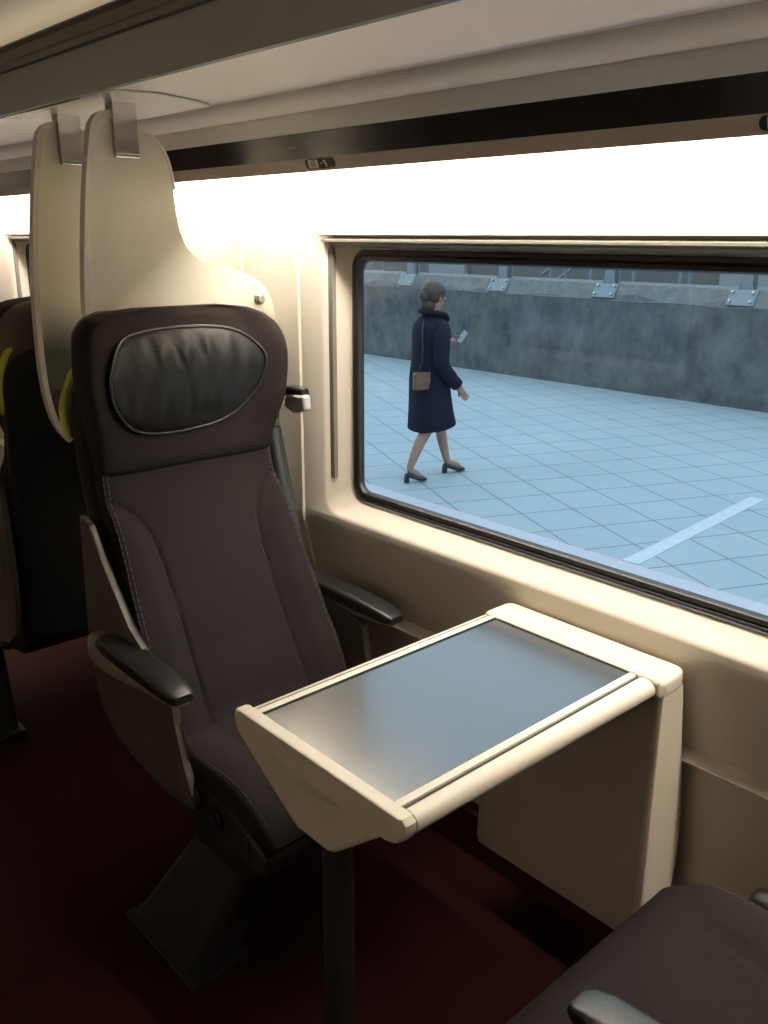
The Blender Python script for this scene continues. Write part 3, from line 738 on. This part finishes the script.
bm.faces.new(rows[0]); bm.faces.new(rows[-1])
cap = obj('end_cap', L(bm), M['tableedge'], T, angle=30)
# thumb recess: a scooped lens, slightly proud lip
bm = B(); NL = 24; rr = []
base = [(-1.046, .704), (-1.015, .7025), (-.98, .701), (-.94, .700), (-.905, .700), (-.872, .699)]
def lens(k):
    pts = []
    A = catmull([(p[0], p[1], 0) for p in base], 5)
    B_ = catmull([(base[0][0], base[0][1], 0), (-1.02, .697, 0), (-.985, .689, 0), (-.945, .685, 0), (-.905, .691, 0), (base[-1][0], base[-1][1], 0)], 5)
    loop = A+B_[::-1][1:-1]; c = Vector((-.955, .696, 0))
    return [c+(p-c)*k for p in loop]
L0 = [[(p.x, .6895, p.y) for p in lens(1)], [(p.x, .6885, p.y) for p in lens(.97)], [(p.x, .6900, p.y-.001) for p in lens(.8)], [(p.x, .6925, p.y-.002) for p in lens(.4)]]
# recess is modelled as a shallow dish standing on the cap face
L0 = [[(p.x, .7047, p.y) for p in lens(1)], [(p.x, .7010, p.y) for p in lens(.93)], [(p.x, .6980, p.y+.002) for p in lens(.6)], [(p.x, .6970, p.y+.003) for p in lens(.2)]]
loft(bm, L0); g_ = obj('thumb_grip', L(bm), M['tableedge'], cap, angle=60)
# window end block
bm = B(); prism_xy(bm, [(-1.143, 1.3125), (-.722, 1.3125), (-.7165, 1.318), (-.7165, 1.375), (-.722, 1.392), (-.735, 1.400), (-1.128, 1.400), (-1.143, 1.385)], .712, .7480, .0105, 5); obj('window_end_block', L(bm), M['tableedge'], T, angle=35)
# cladding under the table along the wall
bm = B(); prism_xz(bm, [(-1.135, .705), (-.735, .705), (-.735, .160), (-1.148, .160), (-1.150, .185)], 1.330, 1.432, .006); obj('side_panel', L(bm), M['tablepanel'], T)
bm = B(); pr = [(1.328, .714), (1.40, .714), (1.405, .60), (1.43, .50), (1.450, .40), (1.452, .30), (1.435, .20), (1.40, .158), (1.328, .158)]
prism_yz(bm, pr, -.742, -.722, .006); obj('end_cheek', L(bm), M['tableedge'], T)
bm = B(); cyl(bm, (-.945, .755, .012), (0, 0, 1), .026, .66, 28); obj('leg', L(bm), M['ped'], T)
bm = B(); cyl(bm, (-.945, .755, 0), (0, 0, 1), .05, .012, 28, bev=.003); obj('foot_plate', L(bm), M['ped'], T)
bm = B(); box(bm, -1.09, -.79, .745, 1.335, .665, .706, .006); obj('under_frame', L(bm), M['ped'], T)

# ------------------------------------------------------------------ seat number signs, coat hooks, small display texts
def text_bm(s, size):
    c = bpy.data.curves.new('t', 'FONT'); c.body = s; c.size = size; c.align_x = 'CENTER'; c.align_y = 'CENTER'; c.extrude = .0002
    o = bpy.data.objects.new('t', c); COL.objects.link(o); dg = bpy.context.evaluated_depsgraph_get()
    me = bpy.data.meshes.new_from_object(o.evaluated_get(dg)); bm = B(); bm.from_mesh(me); bpy.data.objects.remove(o); bpy.data.meshes.remove(me); return bm
# lip face frame: from (1.296,1.642) to (1.288,1.664): faces the aisle, slightly down
lipn = Vector((0, -.022, -.008)).normalized(); lipu = Vector((0, -.008, .022)).normalized()
def sign(x, txt, label):
    t = thing('seat_number_sign', label, 'sign', (x, 1.2925, 1.6525), 0, 'seat number signs on the lip')
    MM = Matrix(((1, lipu.x, lipn.x, 0), (0, lipu.y, lipn.y, 0), (0, lipu.z, lipn.z, 0), (0, 0, 0, 1)))
    bm = B(); pts = [(p[0], p[1]) for p in rrect(-.052, .052, -.0105, .0105, .0100, 6)]
    tt = B(); prism_xy(tt, pts, 0, .0016); merge(bm, tt, MM); obj('plate', bm, M['signblack'], t)
    bm = B(); tt = B(); prism_xy(tt, rrect(-.040, -.006, -.0088, .0088, .002, 3), .0012, .0020); merge(bm, tt, MM); nb = obj('number_field', bm, M['white'], t)
    bm = B(); tt = text_bm(txt, .020); merge(bm, tt, MM @ Matrix.Translation((-.023, 0, .0022))); obj('number', bm, M['signblack'], nb, smooth=False)
    # seat pictogram: back and seat
    bm = B(); tt = B(); prism_xy(tt, [(.012, .007), (.019, .007), (.024, -.001), (.0245, -.008), (.0195, -.008), (.018, -.002), (.013, .003)], .0012, .0021); merge(bm, tt, MM)
    tt = B(); prism_xy(tt, [(.002, -.001), (.008, -.001), (.008, .002), (.002, .002)], .0012, .0021); merge(bm, tt, MM)
    obj('seat_pictogram', bm, M['white'], t, smooth=False)
sign(-1.645, '65', 'small black sign reading 65 on the lip above the window')
sign(-.60, '66', 'small black sign cut off at the right end of the lip')
strn = Vector((0, -.038, -.032)).normalized()
def mark(x, label):
    bm = B(); c = Vector((0, 1.268, 1.687)); u = Vector((0, -.032, .038)).normalized()
    for k in range(6):
        tt = B(); box(tt, k*.0065, k*.0065+.0048, -.0045, .0045, 0, .0008)
        merge(bm, tt, Matrix(((1, 0, 0, x), (0, u.y, strn.y, c.y+strn.y*.0004), (0, u.z, strn.z, c.z+strn.z*.0004), (0, 0, 0, 1))))
    tag(obj('strip_marking', bm, M['yellowprint'], smooth=False), label, 'marking', 'small yellow marks on the black strip')
mark(-1.735, 'tiny yellow marking on the glossy black strip above sign 65')
mark(-.622, 'yellow marking at the right end of the glossy black strip')
for i, (x, lab) in enumerate(((-1.748, 'left pin of the pair of pale coat pins above the window corner'), (-1.715, 'right pin of the pair of pale coat pins above the window corner'), (-2.36, 'pale coat pin on the wall seen past the edge of the near screen'))):
    bm = B(); cyl(bm, (x, 1.400, 1.585), (0, -1, -.12), .0035, .022, 12); cyl(bm, (x, 1.381, 1.5825), (0, -1, -.12), .0055, .006, 14, bev=.0015)
    tag(obj('coat_hook', bm, M['tip']), lab, 'hook', 'coat pins')

# ------------------------------------------------------------------ the woman on the platform
PX, PY = -5.53, 5.52
person = thing('person', 'person in a navy knee-length coat and black heels walking across the platform', 'person', (PX, PY, ZP+.004), math.radians(74))
# local: +x the way she walks, +y her left
V = []; Eg = []; Rd = []
def jn(p, r, par=None):
    V.append(p); Rd.append(r)
    if par is not None: Eg.append((par, len(V)-1))
    return len(V)-1
pel = jn((0, 0, .93), .135); wai = jn((.0, 0, 1.08), .115, pel); che = jn((.01, 0, 1.26), .125, wai); nk = jn((.02, 0, 1.41), .062, che); nk2 = jn((.035, 0, 1.475), .050, nk)
hd = jn((.045, 0, 1.54), .074, nk2); hd2 = jn((.050, 0, 1.60), .082, hd); hd3 = jn((.042, 0, 1.655), .055, hd2)
def leg(y, knee, ank, heel, toe):
    h = jn((0, y*.9, .87), .095, pel); k = jn(knee, .056, h); c = jn((knee[0]*.55+ank[0]*.45-.015, knee[1], knee[2]*.6+ank[2]*.4), .052, k)
    a = jn(ank, .034, c); m_ = jn(((ank[0]+toe[0])/2, ank[1], (ank[2]+toe[2])/2+.005), .032, a); jn(toe, .024, m_)
leg(.085, (.16, .085, .50), (.245, .08, .10), None, (.385, .08, .045))
leg(-.085, (-.03, -.085, .50), (-.235, -.085, .115), None, (-.11, -.085, .035))
def arm(s, sh, el, wr, hand, curl):
    a0 = jn((0.01, s*.10, 1.35), .07, che); a = jn(sh, .055, a0); e = jn(el, .042, a); w = jn(wr, .027, e)
    d = Vector(hand).normalized(); side = Vector(curl).normalized(); p = Vector(wr)+d*.055; pm = jn(tuple(p), .030, w)
    for k, (o_, l) in enumerate(((-.024, .062), (-.008, .070), (.008, .066), (.024, .052))):
        q = p+side*o_+d*.035; f1 = jn(tuple(q), .009, pm); inn = d.cross(side)
        f2 = jn(tuple(q+d*l*.45+inn*.012), .008, f1); jn(tuple(q+d*l*.75+inn*.035), .007, f2)
    th = p-side*.030; f = jn(tuple(th+d*.0), .010, pm); jn(tuple(th-side*.018+d*.035), .008, f)
arm(-1, (.0, -.19, 1.33), (-.02, -.25, 1.06), (.15, -.25, .86), (.5, -.05, -.85), (.8, 0, .5))
arm(1, (.02, .19, 1.33), (.05, .24, 1.08), (.22, .11, 1.17), (.75, -.5, .45), (-.2, .9, .2))
me = bpy.data.meshes.new('body'); me.from_pydata(V, Eg, []); body = bpy.data.objects.new('body', me); COL.objects.link(body); body.parent = person
me.materials.append(M['skin'])
sk = body.modifiers.new('Skin', 'SKIN')
for i, r in enumerate(Rd): me.skin_vertices[0].data[i].radius = (r, r)
me.skin_vertices[0].data[0].use_root = True
ss = body.modifiers.new('Sub', 'SUBSURF'); ss.levels = 2; ss.render_levels = 2
sk.use_smooth_shade = True
# face
bm = B(); tube(bm, [(.118, 0, 1.605), (.142, 0, 1.575), (.128, 0, 1.567)], .01, 8, [.006, .013, .008]); obj('nose', bm, M['skin'], body)
for s in (-1, 1):
    bm = B(); bmesh.ops.create_icosphere(bm, subdivisions=2, radius=.009, matrix=Matrix.Translation((.112, s*.032, 1.603))); obj('eye', bm, M['shoe'], body)
    bm = B(); bmesh.ops.create_icosphere(bm, subdivisions=2, radius=1, matrix=Matrix.Translation((.045, s*.083, 1.59)) @ Matrix.Diagonal((.017, .008, .028, 1))); obj('ear', bm, M['skin'], body)
bm = B(); bmesh.ops.create_icosphere(bm, subdivisions=2, radius=1, matrix=Matrix.Translation((.122, 0, 1.542)) @ Matrix.Diagonal((.008, .022, .006, 1))); obj('mouth', bm, M['bag'], body)
# hair with a low bun
bm = B(); bmesh.ops.create_icosphere(bm, subdivisions=4, radius=1, matrix=Matrix.Translation((.022, 0, 1.625)) @ Matrix.Diagonal((.105, .096, .100, 1)))
for v in bm.verts:
    v.co += Vector((random.uniform(-1, 1), random.uniform(-1, 1), random.uniform(-1, 1)))*.0035
    if v.co.x > .09: v.co.z = max(v.co.z, 1.645)
tt = B(); bmesh.ops.create_icosphere(tt, subdivisions=3, radius=1, matrix=Matrix.Translation((-.060, 0, 1.600)) @ Matrix.Diagonal((.046, .056, .054, 1))); merge(bm, tt)
tt = B(); bmesh.ops.create_icosphere(tt, subdivisions=3, radius=1, matrix=Matrix.Translation((-.03, .0, 1.52)) @ Matrix.Diagonal((.065, .068, .075, 1))); merge(bm, tt)
obj('hair', bm, M['hair'], body, angle=180)
# coat: body and both sleeves
bm = B(); loops = []
for z, a, b, cx_ in ((.475, .195, .215, .035), (.48, .200, .220, .035), (.60, .185, .212, .025), (.75, .168, .205, .01), (.90, .160, .200, 0), (1.0, .152, .185, 0), (1.08, .145, .172, 0), (1.18, .148, .180, .005), (1.28, .148, .195, .01), (1.35, .132, .198, .01), (1.39, .110, .165, .012), (1.425, .085, .105, .018), (1.46, .080, .086, .022), (1.465, .070, .076, .022)):
    loops.append([(cx_+a*1.04*math.cos(q)*(1+.03*math.sin(5*q+z*3)*(1 if z < .8 else .3)), b*1.10*math.sin(q), z+(.035*math.cos(q) if z < .5 else 0)) for q in [2*PI*k/36 for k in range(36)]])
loft(bm, loops)
tube(bm, catmull([(0, -.14, 1.365), (.0, -.195, 1.32), (-.015, -.235, 1.18), (-.02, -.255, 1.05), (.06, -.258, .94), (.135, -.252, .865)], 5), .06, 16, [.058]*6+[.072]*5+[.066]*5+[.060]*5+[.056]*5+[.054])
tube(bm, catmull([(0, .14, 1.365), (.02, .195, 1.32), (.035, .225, 1.18), (.05, .24, 1.07), (.13, .18, 1.11), (.20, .125, 1.155)], 5), .06, 16, [.058]*6+[.070]*5+[.064]*5+[.058]*5+[.053]*5+[.050])
obj('coat', bm, M['coat'], body, angle=180)
bm = B(); tube(bm, catmull([(.13, .05, 1.40), (.085, .10, 1.445), (-.03, .11, 1.47), (-.09, 0, 1.475), (-.03, -.11, 1.47), (.085, -.10, 1.445), (.14, -.05, 1.40)], 6), .022, 10); obj('collar', bm, M['coat'], body)
for nm, ax, ay, az, tx, tz in (('shoe', .245, .08, .10, .385, .0), ('shoe', -.235, -.085, .115, -.11, 0)):
    bm = B(); hx_ = ax-.035; L1 = []
    for q, w, z0, z1 in ((0, .020, .052, .085), (.12, .032, .045, .090), (.3, .036, .032, .075), (.5, .038, .014, .058), (.7, .044, .004, .050), (.88, .038, .002, .040), (1, .015, .004, .022)):
        x = hx_+(tx+.05-hx_)*q
        L1.append([(x, ay+w*math.cos(k), (z0+z1)/2+(z1-z0)/2*math.sin(k)) for k in [2*PI*j/16 for j in range(16)]])
    loft(bm, L1); tt = B(); box(tt, hx_-.008, hx_+.030, ay-.02, ay+.02, 0, .058, .004); merge(bm, tt); obj(nm, bm, M['shoe'], body)
bag = thing('shoulder_bag', 'small brown leather bag hanging at the hip of the walking person', 'bag', (PX, PY, ZP+.004), math.radians(74))
bm = B(); box(bm, -.135, .005, -.262, -.19, .83, .98, .018, 3); 
for v in bm.verts: v.co.x -= .10; v.co.y += .075
obj('pouch', bm, M['bag'], bag)
bm = B(); box(bm, -.135, .005, -.270, -.255, .885, .985, .006, 2)
for v in bm.verts: v.co.x -= .10; v.co.y += .075
obj('flap', bm, M['bag'], bag)
bm = B(); tube(bm, catmull([(-.21, -.185, .97), (-.165, -.17, 1.12), (-.13, -.10, 1.33), (-.02, .03, 1.455), (.06, .09, 1.42)], 6), .008, 8); obj('strap', bm, M['shoe'], bag)
bm = B(); box(bm, -.026, .026, -.004, .004, -.055, .055, .003); ph = obj('mobile_phone', bm, M['phone'])
ph.location = (PX, PY, ZP); R66 = Matrix.Rotation(math.radians(74), 4, 'Z'); q = R66 @ Vector((.335, .02, 1.245)); ph.location = (PX+q.x, PY+q.y, ZP+q.z); ph.rotation_euler = (math.radians(12), math.radians(35), math.radians(80))
tag(ph, 'pale phone held up in the hand of the walking person', 'phone')
